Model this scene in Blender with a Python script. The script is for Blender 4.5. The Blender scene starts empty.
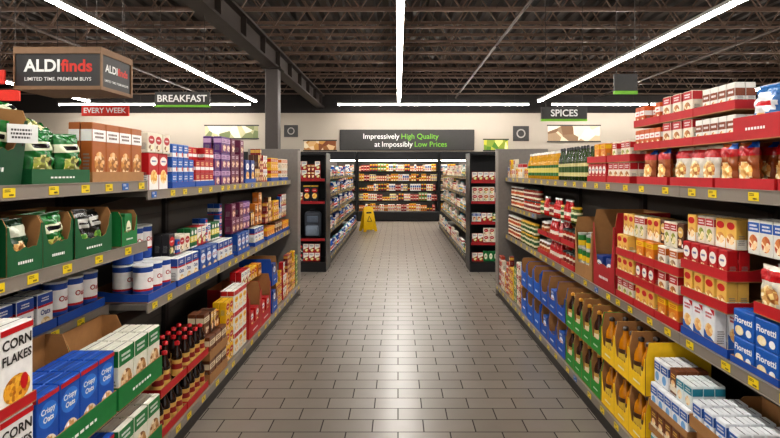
import bpy, bmesh, math, random
from mathutils import Vector, Matrix
R = random.Random(7)
SC = bpy.context.scene
COL = SC.collection
pi = math.pi

# ---------------------------------------------------------------- materials
def lin(h):
    h = h.lstrip('#')
    c = [int(h[i:i+2], 16)/255 for i in (0, 2, 4)]
    return tuple((x/12.92 if x <= .04045 else ((x+.055)/1.055)**2.4) for x in c) + (1,)
_m = {}
def M(hx, rough=.45, metal=0, name='print', var=.12, scale=30, coat=0):
    k = (hx, rough, metal, name)
    if k in _m: return _m[k]
    m = bpy.data.materials.new(name + '_' + hx.strip('#')); m.use_nodes = True
    nt = m.node_tree; b = nt.nodes['Principled BSDF']
    n = nt.nodes.new('ShaderNodeTexNoise'); n.inputs['Scale'].default_value = scale
    tc = nt.nodes.new('ShaderNodeTexCoord'); nt.links.new(tc.outputs['Object'], n.inputs['Vector'])
    mx = nt.nodes.new('ShaderNodeMix'); mx.data_type = 'RGBA'
    c = lin(hx)
    mx.inputs[6].default_value = c
    mx.inputs[7].default_value = tuple(x*(1-var*2) for x in c[:3]) + (1,)
    nt.links.new(n.outputs['Fac'], mx.inputs[0]); nt.links.new(mx.outputs[2], b.inputs['Base Color'])
    b.inputs['Roughness'].default_value = rough; b.inputs['Metallic'].default_value = metal
    if coat: b.inputs['Coat Weight'].default_value = coat
    _m[k] = m; return m
def F(c1, c2, c3='#f0e0c0', scale=60):
    k = ('food', c1, c2, c3, scale)
    if k in _m: return _m[k]
    m = bpy.data.materials.new('food_print'); m.use_nodes = True
    nt = m.node_tree; b = nt.nodes['Principled BSDF']
    tc = nt.nodes.new('ShaderNodeTexCoord')
    v = nt.nodes.new('ShaderNodeTexVoronoi'); v.inputs['Scale'].default_value = scale
    nt.links.new(tc.outputs['Object'], v.inputs['Vector'])
    cr = nt.nodes.new('ShaderNodeValToRGB'); e = cr.color_ramp.elements
    e[0].color = lin(c1); e[1].color = lin(c2); e[1].position = .6
    x = cr.color_ramp.elements.new(.95); x.color = lin(c3)
    sp = nt.nodes.new('ShaderNodeSeparateColor'); nt.links.new(v.outputs['Color'], sp.inputs[0])
    nt.links.new(sp.outputs[0], cr.inputs[0]); nt.links.new(cr.outputs[0], b.inputs['Base Color'])
    b.inputs['Roughness'].default_value = .4
    _m[k] = m; return m
def E(hx, s):
    k = ('emit', hx, s)
    if k in _m: return _m[k]
    m = bpy.data.materials.new('lamp_glow'); m.use_nodes = True
    b = m.node_tree.nodes['Principled BSDF']
    b.inputs['Base Color'].default_value = lin(hx); b.inputs['Emission Color'].default_value = lin(hx)
    b.inputs['Emission Strength'].default_value = s
    _m[k] = m; return m

WHITE = '#f6f4f0'; RED = '#c4121c'; BLUE = '#1450a8'; GREEN = '#12803c'; KRAFT = '#a87b4c'; BLACK = '#15151a'
YEL = '#f2c40c'; ORANGE = '#e8781c'; BROWN = '#5a3018'; PURPLE = '#5a2a80'; DGREEN = '#0c4a2c'
kraft = M(KRAFT, .8, name='cardboard')

# ---------------------------------------------------------------- mesh builder
_tc = {}
def tmesh(s, bold, res=2):
    k = (s, bold, res)
    if k in _tc: return _tc[k]
    cu = bpy.data.curves.new('t', 'FONT'); cu.body = s; cu.resolution_u = res
    cu.align_x = 'CENTER'; cu.offset = bold
    ob = bpy.data.objects.new('t', cu); COL.objects.link(ob)
    dg = bpy.context.evaluated_depsgraph_get()
    me = ob.evaluated_get(dg).to_mesh()
    vs = [tuple(v.co) for v in me.vertices]; fs = [tuple(p.vertices) for p in me.polygons]
    ob.evaluated_get(dg).to_mesh_clear()
    bpy.data.objects.remove(ob); bpy.data.curves.remove(cu)
    x0 = min(v[0] for v in vs); x1 = max(v[0] for v in vs)
    y0 = min(v[1] for v in vs); y1 = max(v[1] for v in vs)
    vs = [(v[0]-(x0+x1)/2, v[1]-(y0+y1)/2) for v in vs]
    _tc[k] = (vs, fs, x1-x0, (y0+y1)/2); return _tc[k]

class MB:
    def __init__(s): s.v = []; s.f = []; s.m = []; s.s = []; s.mats = []
    def mi(s, m):
        if m not in s.mats: s.mats.append(m)
        return s.mats.index(m)
    def add(s, vs, fs, m, smooth=False):
        o = len(s.v); s.v += [tuple(v) for v in vs]
        for i, f in enumerate(fs):
            s.f.append(tuple(o+a for a in f)); s.m.append(s.mi(m[i] if isinstance(m, list) else m)); s.s.append(smooth)
    def box(s, x0, x1, y0, y1, z0, z1, m):
        vs = [(x, y, z) for x in (x0, x1) for y in (y0, y1) for z in (z0, z1)]
        fs = [(0, 1, 3, 2), (4, 6, 7, 5), (0, 4, 5, 1), (2, 3, 7, 6), (0, 2, 6, 4), (1, 5, 7, 3)]
        s.add(vs, fs, m)
    def bbox(s, x0, x1, y0, y1, z0, z1, m, b=.003, seg=1, smooth=False):
        bm = bmesh.new(); bmesh.ops.create_cube(bm, size=1)
        for v in bm.verts:
            v.co = Vector(((x0+x1)/2+v.co.x*(x1-x0), (y0+y1)/2+v.co.y*(y1-y0), (z0+z1)/2+v.co.z*(z1-z0)))
        bmesh.ops.bevel(bm, geom=bm.edges[:], offset=b, segments=seg, affect='EDGES', profile=.5)
        bm.verts.index_update()
        s.add([v.co[:] for v in bm.verts], [[v.index for v in f.verts] for f in bm.faces], m, smooth); bm.free()
    def bar(s, p0, p1, r, m, n=4):
        p0 = Vector(p0); p1 = Vector(p1); q = (p1-p0).to_track_quat('Z', 'Y'); vs = []
        for p in (p0, p1):
            for i in range(n):
                a = 2*pi*(i+.5)/n; vs.append(p+q @ Vector((r*math.cos(a), r*math.sin(a), 0)))
        fs = [(i, (i+1) % n, n+(i+1) % n, n+i) for i in range(n)]+[tuple(range(n))[::-1], tuple(range(n, 2*n))]
        s.add(vs, fs, m, n > 6)
    def lathe(s, prof, m, n=16):
        vs = []; fs = []; mm = []
        for r, z in prof:
            for i in range(n):
                a = 2*pi*i/n; vs.append((r*math.cos(a), r*math.sin(a), z))
        for j in range(len(prof)-1):
            for i in range(n):
                k = (i+1) % n
                fs.append((j*n+i, j*n+k, (j+1)*n+k, (j+1)*n+i)); mm.append(m[j] if isinstance(m, list) else m)
        s.add(vs, fs, mm, True)
        L = len(prof)-1
        s.add(vs[:n], [tuple(range(n))[::-1]], mm[0]); s.add(vs[L*n:], [tuple(range(n))], mm[-1])
    def text(s, t, size, m, o, ux, uy, maxw=None, bold=.015, wrap=None, res=2):
        vs, fs, w, h = tmesh(t, bold, res)
        k = size/.7
        if maxw and w*k > maxw: k = maxw/w
        o = Vector(o); ux = Vector(ux); uy = Vector(uy)
        if wrap:
            out = [(wrap*math.cos(a*k/wrap), wrap*math.sin(a*k/wrap), o.z+b*k) for a, b in vs]
        else: out = [o+ux*(a*k)+uy*(b*k) for a, b in vs]
        s.add(out, fs, m)
    def rich(s, segs, size, o, ux, uy, maxw, gap=.28, bold=.012):
        T = [(tmesh(t, bold, 5), m) for t, m in segs]
        tot = sum(x[0][2] for x in T)+gap*(len(T)-1); k = min(size/.7, maxw/tot)
        x = -tot/2; o = Vector(o); ux = Vector(ux); uy = Vector(uy)
        for (vs, fs, w, cy), m in T:
            s.add([o+ux*((x+w/2+a)*k)+uy*((b+cy-.35)*k) for a, b in vs], fs, m); x += w+gap
    def build(s, name):
        me = bpy.data.meshes.new(name); me.from_pydata(s.v, [], s.f)
        for m in s.mats: me.materials.append(m)
        me.polygons.foreach_set('material_index', s.m); me.polygons.foreach_set('use_smooth', s.s)
        me.update(); return me

def obj(name, me, loc=(0, 0, 0), rz=0, parent=None, **props):
    o = bpy.data.objects.new(name, me); o.location = loc; o.rotation_euler = (0, 0, rz)
    COL.objects.link(o)
    if parent: o.parent = parent
    for k, v in props.items(): o[k] = v
    return o

# ---------------------------------------------------------------- prototypes
class P: pass
def proto(name, me, w, d, h, label, cat, group, parts=()):
    p = P(); p.name = name; p.me = me; p.w = w; p.d = d; p.h = h; p.label = label; p.cat = cat; p.group = group
    p.parts = parts; p.first = None; return p
def place(p, x, y, z, rz=0, rx=0, ry=0, group=None, sz=1):
    if p.first is None:
        o = bpy.data.objects.new(p.name, p.me)
        ch = [bpy.data.objects.new(n, me) for n, me in p.parts]
        p.first = (o, ch)
    else:
        o = p.first[0].copy(); ch = [c.copy() for c in p.first[1]]
    COL.objects.link(o)
    if p.cat == 'bag' and ry == 0: rz += R.uniform(-.1, .1); ry = R.uniform(-.16, .05); rx = R.uniform(-.06, .06)
    o.location = (x, y, z); o.rotation_euler = (rx, ry, rz)
    o['label'] = p.label; o['category'] = p.cat; o['group'] = group or p.group
    for c in ch: COL.objects.link(c); c.parent = o
    return o

def panel(mb, els, W, H, o, ux, uy, nrm, base_off=.0006):
    o = Vector(o); ux = Vector(ux); uy = Vector(uy); nrm = Vector(nrm)
    for i, e in enumerate(els):
        q = o+nrm*(base_off+.0004*i)
        pt = lambda u, v: q+ux*(u*W)+uy*(v*H)
        if e[0] == 'r':
            _, u0, u1, v0, v1, c = e
            mb.add([pt(u0, v0), pt(u1, v0), pt(u1, v1), pt(u0, v1)], [(0, 1, 2, 3)], M(c) if isinstance(c, str) else c)
        elif e[0] == 'e':
            _, cu, cv, ru, rv, c = e; n = 18
            mb.add([pt(cu+ru*math.cos(2*pi*k/n), cv+rv*math.sin(2*pi*k/n)) for k in range(n)], [tuple(range(n))], M(c) if isinstance(c, str) else c)
        elif e[0] == 'p':
            mb.add([pt(a, b) for a, b in e[1]], [tuple(range(len(e[1])))], M(e[2]) if isinstance(e[2], str) else e[2])
        elif e[0] == 't':
            _, t, cu, cv, hh, c = e
            mb.text(t, hh*H, M(c), pt(cu, cv), ux, uy, maxw=W*.9, bold=.025)
        elif e[0] == 'b':
            _, u0, u1, v0, v1, n, c = e
            rr = random.Random(int(u0*100+v0*1000)+n)
            dv = (v1-v0)/n
            for k in range(n):
                uu = u0+(u1-u0)*rr.random()*.12; ue = u1-(u1-u0)*rr.random()*.2
                a = v0+dv*k+dv*.2; b = a+dv*.55
                for _i in range(16):
                    if uu >= ue-.01: break
                    L = (u1-u0)*rr.uniform(.07, .13)
                    u2 = min(uu+L, ue); mb.add([pt(uu, a), pt(u2, a), pt(u2, b), pt(uu, b)], [(0, 1, 2, 3)], M(c)); uu = u2+(u1-u0)*.035

def carton(name, label, w, d, h, base, els, group, cat='box', side=None, rough=.4):
    mb = MB(); bm = M(base, rough)
    mb.bbox(-d/2, d/2, -w/2, w/2, 0, h, bm, b=min(.003, d*.05))
    panel(mb, els, w*.96, h*.97, (d/2, 0, h*.015), (0, 1, 0), (0, 0, 1), (1, 0, 0))
    se = side or [e for e in els if e[0] == 'r' and e[1] <= -.45 and e[2] >= .45]+[('b', -.35, .35, .15, .5, 6, '#8a8a86')]
    panel(mb, se, d*.95, h*.97, (0, -w/2, h*.015), (1, 0, 0), (0, 0, 1), (0, -1, 0))
    panel(mb, se, d*.95, h*.97, (0, w/2, h*.015), (-1, 0, 0), (0, 0, 1), (0, 1, 0))
    mb.box(-d*.47, d*.47, -w*.47, w*.47, h, h+.0012, M(base, .5))
    mb.box(-.0015, .0015, -w*.46, w*.46, h+.0012, h+.0018, M('#3a3a3a'))
    p = proto(name, mb.build(name), w, d, h+.002, label, cat, group); return p

def bag(name, label, w, T, h, base, rules, group, cat='bag', rough=.2, seed=1):
    rr = random.Random(seed); mb = MB(); nu, nv = 16, 24
    ph = [rr.random()*6 for _ in range(6)]
    def pos(i, j, sgn):
        u = -1+2*i/nu; v = -1+2*j/nv
        t = T/2*(max(0, 1-abs(u)**3))**.6*(max(0, 1-abs(v/.92)**4) if abs(v) < .92 else 0)**.6
        wr = (math.sin(7*u+ph[0]+3*v)*math.sin(5*v+ph[1])+.6*math.sin(13*v+ph[2]+u*4)+.6*math.sin(17*u+ph[3]-6*v))*.085*T
        t = max(.0008, t+(wr if t > .003 else 0))
        if abs(v) > .93: t = .0012
        ww = w/2*(1-.07*(1-v*v))
        return (sgn*t, u*ww, h/2+v*h/2)
    for sgn in (1, -1):
        vs = [pos(i, j, sgn) for j in range(nv+1) for i in range(nu+1)]; fs = []; mm = []
        for j in range(nv):
            for i in range(nu):
                a = j*(nu+1)+i; f = (a, a+1, a+nu+2, a+nu+1)
                fs.append(f if sgn > 0 else f[::-1])
                u = (i+.5)/nu-.5; v = (j+.5)/nv; c = base
                for rl in rules:
                    if rl[0] == 'r' and rl[1] <= u <= rl[2] and rl[3] <= v <= rl[4]: c = rl[5]
                    if rl[0] == 'e' and ((u-rl[1])/rl[3])**2+((v-rl[2])/rl[4])**2 < 1: c = rl[5]
                mm.append(M(c, rough) if isinstance(c, str) else c)
        mb.add(vs, fs, mm, True)
    me = mb.build(name)
    return proto(name, me, w, T*1.1, h, label, cat, group)

def bottle(name, label, r, h, body, cap, lab, group, neck=.35, lab2=None, rough=.12, n=14, shape=0):
    mb = MB(); mt = M(body, rough, name='plastic', coat=.3)
    s = 1-neck
    if shape == 0:
        prof = [(r*.85, 0), (r, .01), (r, h*s*.9), (r*.85, h*(s+.04)), (r*.42, h*(s+.16)), (r*.36, h*.9), (r*.36, h*.93)]
    elif shape == 1:
        prof = [(r*.85, 0), (r, .012), (r*.97, h*.25), (r*.82, h*.4), (r*.95, h*.55), (r*.9, h*.66), (r*.45, h*.82), (r*.4, h*.9), (r*.4, h*.92)]
    else:
        prof = [(r*.93, 0), (r, .006), (r, h*.78), (r*.88, h*.85), (r*.8, h*.87), (r*.8, h*.88)]
    mb.lathe(prof, mt, n)
    c = MB(); rc = prof[-1][0]*1.2; z0 = prof[-1][1]
    c.lathe([(rc, z0), (rc, h-.004), (rc*.85, h)] if shape == 2 else [(rc, z0-.004), (rc*1.02, z0+.012), (rc*.8, h-.004), (rc*.6, h)], M(cap, .35), n)
    l = MB(); lz0, lz1 = h*.14, h*(.52 if shape != 2 else .68)
    lm = M(lab); l2 = M(lab2 or lab)
    if shape == 1: rs = [r*1.01, r*.985, r*.87, r*.97]; zs = [h*.08, h*.26, h*.4, h*.52]; l.lathe(list(zip(rs, zs)), [lm, l2, lm], n)
    else: l.lathe([(r+.0008, lz0), (r+.0008, lz0+(lz1-lz0)*.3), (r+.0008, lz0+(lz1-lz0)*.75), (r+.0008, lz1)], [lm, l2, lm], n)
    return proto(name, mb.build(name), 2*r+.002, 2*r+.002, h, label, 'jar' if shape == 2 else 'bottle', group,
                 (('cap', c.build('cap')), ('label_sticker', l.build('label_sticker'))))

def canister(name, label, r, h, bands, lid, txt, tcol, group, cat='canister'):
    mb = MB(); z = .004; prof = [(r, 0)]; ms = []
    for frac, c in bands: z2 = h*.94*frac; prof.append((r, z2)); ms.append(M(c))
    mb.lathe(prof, ms, 20)
    for t, zz, sz in txt: mb.text(t, sz*h, M(tcol), (0, 0, zz*h), (0, 1, 0), (0, 0, 1), maxw=r*1.7, bold=.02, wrap=r+.0008)
    c = MB(); c.lathe([(r*1.03, h*.94+.0005), (r*1.04, h*.985), (r*.96, h), (r*.9, h*.99)], M(lid, .3), 20)
    return proto(name, mb.build(name), 2.1*r, 2.1*r, h+.001, label, cat, group, (('lid', c.build('lid')),))

_trays = {}
def tray(w, d, hf, hb, col, cname, tall=False, hc_=.75):
    k = (w, d, hf, hb, col, tall)
    if k in _trays: return _trays[k]
    mb = MB(); t = .004; o = M(col, .55); n = kraft
    mb.box(-d/2, d/2, -w/2, w/2, 0, t, n)
    if tall:
        hc = hf+(hb-hf)*hc_; rr = random.Random(int(w*1000+hb*100)); pr = [(-.5, hc), (-.45, hc), (-.4, hf+(hc-hf)*.45)]
        for i in range(9): pr.append((-.32+.64*i/8, hf+rr.uniform(-.006, .008)))
        pr += [(.4, hf+(hc-hf)*.45), (.45, hc), (.5, hc)]
        ys = [a*w for a, b in pr]; N = len(pr)
        vs = [(x, y, t) for x in (d/2-t, d/2) for y in ys]+[(x, y, z) for x in (d/2-t, d/2) for y, (_, z) in zip(ys, pr)]
        fs = []; mm = []
        for i in range(N-1):
            fs += [(i, i+1, 2*N+i+1, 2*N+i), (N+i, N+i+1, 3*N+i+1, 3*N+i), (2*N+i, 2*N+i+1, 3*N+i+1, 3*N+i)]; mm += [n, o, n]
        mb.add(vs, fs, mm)
    else: mb.box(d/2-t, d/2, -w/2, w/2, t, hf, [n, o, o, o, o, n])
    mb.box(-d/2, -d/2+t, -w/2, w/2, t, hb, [o, n, o, o, o, n])
    if tall: pr = [(-d/2+t, t), (d/2-t, t), (d/2-t, hf+(hb-hf)*hc_), (d*.44, hb), (d*.36, hb), (-d/2+t, hb)]
    else: pr = [(-d/2+t, t), (d/2-t, t), (d/2-t, hf), (d*.2, hf), (-d*.1, (hf+hb)/2), (-d*.25, hb), (-d/2+t, hb)]
    N = len(pr)
    for y0, y1, a, b in ((-w/2, -w/2+t, o, n), (w/2-t, w/2, n, o)):
        vs = [(x, y0, z) for x, z in pr]+[(x, y1, z) for x, z in pr]
        fs = [tuple(range(N)), tuple(range(N, 2*N))[::-1]]+[(i, N+i, N+(i+1) % N, (i+1) % N) for i in range(N)]
        mb.add(vs, fs, [a, b]+[n]*N)
    if col != KRAFT and hf > .05:
        panel(mb, [('b', -.25, .25, .38, .58, 1, WHITE)], w, hf, (d/2, 0, 0), (0, 1, 0), (0, 0, 1), (1, 0, 0))
    p = proto('display_tray', mb.build('display_tray'), w, d, max(hf, hb), cname+' cardboard display tray holding groceries on a shelf', 'tray', cname+' cardboard trays on the shelves')
    p.t = t; _trays[k] = p; return p

def RZ(s): return 0 if s < 0 else pi
def row(p, s, y0, y1, z, xf, deep=1, stack=1, gap=.005, jit=.002, group=None, drop=0):
    n = max(1, int((y1-y0+gap)/(p.w+gap))); sp = (y1-y0)/n
    for i in range(n):
        st = stack-(1 if R.random() < drop else 0); back = R.random()*.012
        for j in range(deep):
            for k in range(st):
                if j > 0 and k < stack-2: continue
                x = s*(xf+p.d/2+.004+j*(p.d+gap+.012)+back); y = y0+sp*(i+.5)+R.uniform(-jit, jit)
                place(p, x, y, z+k*(p.h+.0004), RZ(s)+R.uniform(-.03, .03), group=group)
    return z+stack*(p.h+.0004)
def trayrun(T, p, s, y0, y1, z, xf, stack=1, layers=1, deep=2, fill=.94):
    n = max(1, int((y1-y0)/(T.w+.002))); sp = (y1-y0)/n
    ps = p if isinstance(p, (list, tuple)) else [p]
    lh = max([T.h]+[T.t+stack*(q.h+.0004) for q in ps])+.001
    c = 0
    for L in range(layers):
        zz = z+L*lh
        dp = deep if (L == layers-1 and z < .9) else min(deep, 2)
        if L < layers-1 and layers > 2: dp = 1
        for i in range(n):
            q = ps[c % len(ps)]; c += 1
            yc = y0+sp*(i+.5); xc = s*(xf+T.d/2+.003)
            place(T, xc, yc, zz, RZ(s))
            iw = T.w-.012; na = max(1, int(iw/(q.w+.002))); sy = iw/na
            nd = min(dp, max(1, int((T.d-.012)/(q.d+.002))))
            for a in range(na):
                skip = R.random() > fill and L == layers-1
                for b in range(nd):
                    for k in range(stack):
                        if b > 0 and k < stack-1: continue
                        if skip and b == 0 and k == stack-1: continue
                        x = s*(xf+.003+.006+q.d/2+b*(q.d+.003)); y = yc-iw/2+sy*(a+.5)
                        place(q, x, y, zz+T.t+k*(q.h+.0004), RZ(s)+R.uniform(-.02, .02))
    return z+layers*lh
def mixrow(ps, s, y0, y1, z, xf, hmax, deep=2, runs=(1, 2, 2, 3), lo=.6, group=None):
    y = y0; last = None
    for _i in range(200):
        q = R.choice([a for a in ps if a is not last] or ps); last = q
        n = R.choice(runs)
        n = min(n, int((y1-y)/(q.w+.003)))
        if n < 1: break
        st = max(1, int(hmax*R.uniform(lo, 1)/(q.h+.0004)))
        back = R.random()*.02
        for i in range(n):
            s2 = max(1, st-(1 if R.random() < .25 else 0))
            for b in range(deep):
                for k in range(s2):
                    if b > 0 and k < s2-1: continue
                    place(q, s*(xf+.004+back+q.d/2+b*(q.d+.003)), y+q.w/2, z+k*(q.h+.0004), RZ(s)+R.uniform(-.02, .02), group=group)
            y += q.w+.003
        y += .004

# ---------------------------------------------------------------- product catalogue
corn = carton('cereal_box', 'white and red corn flakes cereal box with flakes picture', .142, .06, .262, WHITE,
   [('r', -.5, .5, .0, .07, RED), ('e', 0, .25, .42, .17, F('#d89020', '#f0b840', '#a86010', 90)), ('e', .22, .3, .12, .1, '#c8141c'), ('t', 'CORN', 0, .81, .13, '#2a2420'), ('t', 'FLAKES', 0, .63, .13, '#2a2420'), ('r', -.5, .5, .93, 1, RED)], 'corn flakes boxes on the lower display')
oatbox = carton('oatmeal_box', 'blue and white oats carton with red stripe', .1, .05, .165, '#f2f2ee',
   [('r', -.5, .5, .72, 1, '#1c4a9c'), ('r', -.5, .5, .66, .72, RED), ('t', 'Oats', 0, .52, .14, '#1c3a80'), ('e', 0, .22, .32, .16, F('#c8a060', '#e8d0a0')), ('b', -.3, .3, .8, .93, 2, WHITE)], 'oats cartons on the middle shelf')
oatblue = carton('oatmeal_box', 'deep blue oatmeal carton with white lettering', .105, .05, .17, '#1750a0',
   [('e', 0, .6, .42, .2, '#e8eef8'), ('t', 'OATS', 0, .6, .12, '#b01820'), ('e', .1, .2, .28, .13, F('#b88040', '#e8c890')), ('b', -.35, .2, .85, .95, 2, WHITE)], 'blue oatmeal cartons on the middle shelf')
oatcan = canister('oats_canister', 'round white and blue oats canister with red band', .05, .19, [(.3, '#1c4a9c'), (.36, RED), (.85, WHITE), (1, '#1c4a9c')], '#e8e8e4', [('Oats', .58, .13)], '#b0141c', 'oats canisters on the middle shelf')
granola = carton('granola_box', 'amber brown granola box with white panel', .105, .05, .26, '#a85c20',
   [('r', -.5, .5, .7, .9, WHITE), ('b', -.38, .38, .74, .87, 2, BROWN), ('e', 0, .32, .38, .2, F('#6a3a18', '#d09040')), ('r', -.5, .5, 0, .06, BROWN)], 'granola boxes on the top shelf')
amber = carton('cereal_bar_box', 'orange and brown snack bar box', .12, .06, .1, '#c87820',
   [('r', -.5, .1, .1, .9, '#7a3c14'), ('e', .25, .5, .2, .3, F('#e0a850', '#f4d8a0')), ('b', -.42, .02, .4, .8, 3, WHITE)], 'snack bar boxes on the shelf')
redw = carton('cracker_box', 'red and white cereal box with blue emblem', .11, .05, .2, '#c01c20',
   [('r', -.5, .5, .0, .42, WHITE), ('e', 0, .36, .36, .2, F('#d0902c', '#f0c870')), ('e', 0, .8, .4, .13, '#f4f0e8'), ('b', -.25, .25, .76, .84, 1, '#1c3c90')], 'red cereal boxes on the shelf')
bluew = carton('cereal_box', 'dark blue cereal box with white and yellow print', .11, .05, .2, '#203f86',
   [('e', 0, .72, .42, .15, WHITE), ('b', -.3, .3, .66, .78, 2, '#203f86'), ('e', 0, .3, .4, .2, F('#b06828', '#f0c060')), ('r', -.5, .5, 0, .06, YEL)], 'blue cereal boxes on the shelf')
blues = carton('tea_box', 'small blue and white grocery box', .075, .05, .085, '#2864b8',
   [('r', -.5, .5, .1, .4, WHITE), ('b', -.4, .3, .55, .9, 2, WHITE), ('e', .3, .3, .12, .18, RED)], 'small blue boxes on the shelf')
purp = carton('snack_bar_box', 'purple snack bar box with pink and white print', .11, .06, .12, '#5c3078',
   [('r', -.5, .5, .62, .9, '#c8a4c8'), ('b', -.38, .35, .66, .86, 2, '#4a1c60'), ('e', .1, .3, .3, .22, F('#8a4a30', '#e0b0a0')), ('r', -.5, -.35, 0, .5, '#a84858')], 'purple snack bar boxes on the top shelf')
purp2 = carton('snack_bar_box', 'plum coloured snack box with brown picture', .1, .06, .12, '#6c2848',
   [('e', 0, .35, .36, .24, F('#5a2c18', '#c88860')), ('b', -.35, .35, .7, .9, 2, '#f4e0e8')], 'plum snack boxes on the top shelf')
whitered = carton('pancake_mix_box', 'white baking mix box with red and yellow print', .1, .05, .155, '#efece2',
   [('r', -.5, .5, .78, 1, '#b81c24'), ('e', 0, .55, .38, .14, YEL), ('b', -.28, .28, .5, .6, 1, RED), ('e', 0, .22, .36, .15, F('#c8883c', '#f0d090'))], 'baking mix boxes on the lower shelf')
brownb = carton('brownie_mix_box', 'brown baking mix box with cream label', .1, .05, .14, '#6a3c20',
   [('r', -.5, .5, .6, .86, '#e8d8b8'), ('b', -.36, .36, .64, .82, 2, BROWN), ('e', 0, .28, .36, .2, F('#3a1c0c', '#9a5c30'))], 'brown mix boxes on the lower shelf')
orangeb = carton('pasta_meal_box', 'orange and yellow dry meal box', .08, .04, .12, '#e08420',
   [('r', -.5, .5, .74, .96, YEL), ('b', -.36, .36, .78, .92, 2, RED), ('e', 0, .36, .4, .26, F('#c8641c', '#f8d870'))], 'orange dry meal boxes on the shelf')
yelw = carton('soup_mix_box', 'yellow and white soup mix box with red logo', .065, .045, .12, '#eec060',
   [('r', -.5, .5, 0, .35, '#f4f0e0'), ('e', 0, .8, .4, .13, '#c81c1c'), ('e', 0, .34, .4, .2, F('#b86820', '#f0c878'))], 'yellow and white mix boxes on the middle shelf')
stuff = carton('stuffing_box', 'red and cream stuffing mix box with food picture', .075, .045, .12, '#f0e6d2',
   [('r', -.5, .5, .68, 1, '#b81a20'), ('b', -.36, .36, .74, .93, 2, WHITE), ('e', 0, .33, .38, .26, F('#8a4a1c', '#e0a050'))], 'stuffing mix boxes on the top shelf')
spice = carton('spice_box', 'small white seasoning carton with rust brown band', .05, .04, .105, '#ece8e0',
   [('r', -.5, .5, .5, .8, '#8a4424'), ('b', -.35, .35, .58, .74, 1, WHITE), ('e', 0, .26, .34, .18, F('#b8642c', '#e0a050'))], 'seasoning cartons on the top shelf')
spice2 = carton('spice_box', 'small orange seasoning carton with white band', .05, .04, .105, '#c8581c',
   [('r', -.5, .5, .55, .8, WHITE), ('b', -.35, .35, .6, .74, 1, RED), ('e', 0, .26, .34, .18, F('#7a3a14', '#e0b060'))], 'orange seasoning cartons on the top shelf')
pasta = carton('pasta_box', 'bright blue pasta box with white lettering', .115, .06, .105, '#1d62b8',
   [('t', 'Fioretti', 0, .66, .24, WHITE), ('e', -.2, .25, .22, .18, F('#f0e0b0', '#d8b868')), ('e', .28, .25, .14, .14, WHITE)], 'blue pasta boxes on the middle shelf')
snackw = carton('cookie_box', 'white and blue cookie box with red corner', .078, .05, .17, '#eef0f2',
   [('p', [(-.5, 0), (.5, 0), (.5, .2), (-.5, .42)], '#1c5cae'), ('e', 0, .45, .36, .17, F('#d89848', '#f0cf90')), ('b', -.36, .36, .74, .92, 2, '#c01820'), ('p', [(.1, 1), (.5, 1), (.5, .85)], RED)], 'white cookie boxes on the middle shelf')
tealw = carton('drink_mix_box', 'white and teal grocery box', .06, .045, .1, '#e8eeec',
   [('r', -.5, .5, .6, .92, '#2a8ca0'), ('b', -.36, .36, .66, .86, 2, WHITE), ('e', 0, .3, .3, .2, F('#e0a860', '#f4e0b8'))], 'teal and white boxes on the lower shelf')
bluel = carton('drink_mix_box', 'white and blue grocery box', .06, .045, .11, '#f0f2f4',
   [('r', -.5, .5, .55, .9, '#2c62b0'), ('b', -.36, .36, .62, .84, 2, WHITE), ('e', 0, .3, .3, .2, '#7ab0e0')], 'blue and white boxes on the lower shelf')
brownw = carton('drink_mix_box', 'brown and cream grocery box', .06, .045, .11, '#7a4626',
   [('r', -.5, .5, .1, .35, '#ece0c8'), ('b', -.36, .36, .66, .86, 2, '#f0c860'), ('e', 0, .45, .3, .14, F('#e0a860', '#f4e0b8'))], 'brown boxes on the lower shelf')
greenw = carton('cereal_box', 'green and white cereal box with brown picture', .12, .055, .25, '#e9e6d6',
   [('r', -.5, .5, .72, 1, '#1c7a3c'), ('e', 0, .42, .4, .2, F('#7a4a20', '#c89858')), ('b', -.36, .3, .78, .94, 2, WHITE), ('r', -.5, .5, 0, .14, '#7a4a20')], 'green and white boxes on the lower display')
crisp = carton('cereal_box', 'blue cereal box with white oval and lettering', .112, .055, .265, '#1d57b4',
   [('r', -.5, .5, .0, .05, WHITE), ('e', 0, .72, .46, .17, '#3a7fd8'), ('t', 'Crispy', 0, .77, .075, WHITE), ('t', 'Oats', 0, .67, .075, WHITE), ('e', 0, .28, .4, .17, F('#e8dcc0', '#c09050', '#ffffff', 80)), ('r', -.5, .5, .94, 1, '#c01c24')], 'blue cereal boxes in the lower display',
   side=[('r', -.5, .5, .94, 1, '#c01c24'), ('b', -.35, .35, .2, .8, 9, '#9cc0f0')])
blackb = carton('snack_box', 'black snack carton with red and yellow print', .11, .07, .24, '#1c1a1e',
   [('e', 0, .68, .4, .13, '#c8181c'), ('b', -.28, .28, .64, .73, 1, WHITE), ('e', 0, .32, .36, .18, F('#d8901c', '#f4d060')), ('r', -.5, .5, .92, 1, '#c8a020')], 'black snack cartons on the upper shelf')
redb = carton('tea_box', 'red grocery box with white band', .08, .05, .085, '#b81c20',
   [('r', -.5, .5, .25, .5, WHITE), ('b', -.4, .3, .6, .9, 2, '#f8e0a0')], 'small red boxes on the shelf')
greenb = carton('tea_box', 'green grocery box with cream label', .07, .05, .15, '#1d7a40',
   [('e', 0, .5, .36, .3, '#f0ead0'), ('b', -.25, .25, .4, .6, 2, DGREEN)], 'small green boxes on the shelf')
case = carton('cardboard_case', 'closed brown cardboard shipping case', .3, .3, .30, KRAFT,
   [('b', -.3, .2, .3, .6, 3, '#5a3c20'), ('r', -.03, .03, .0, 1, '#c8a878')], 'cardboard cases on the lower shelf', rough=.8)
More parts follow.
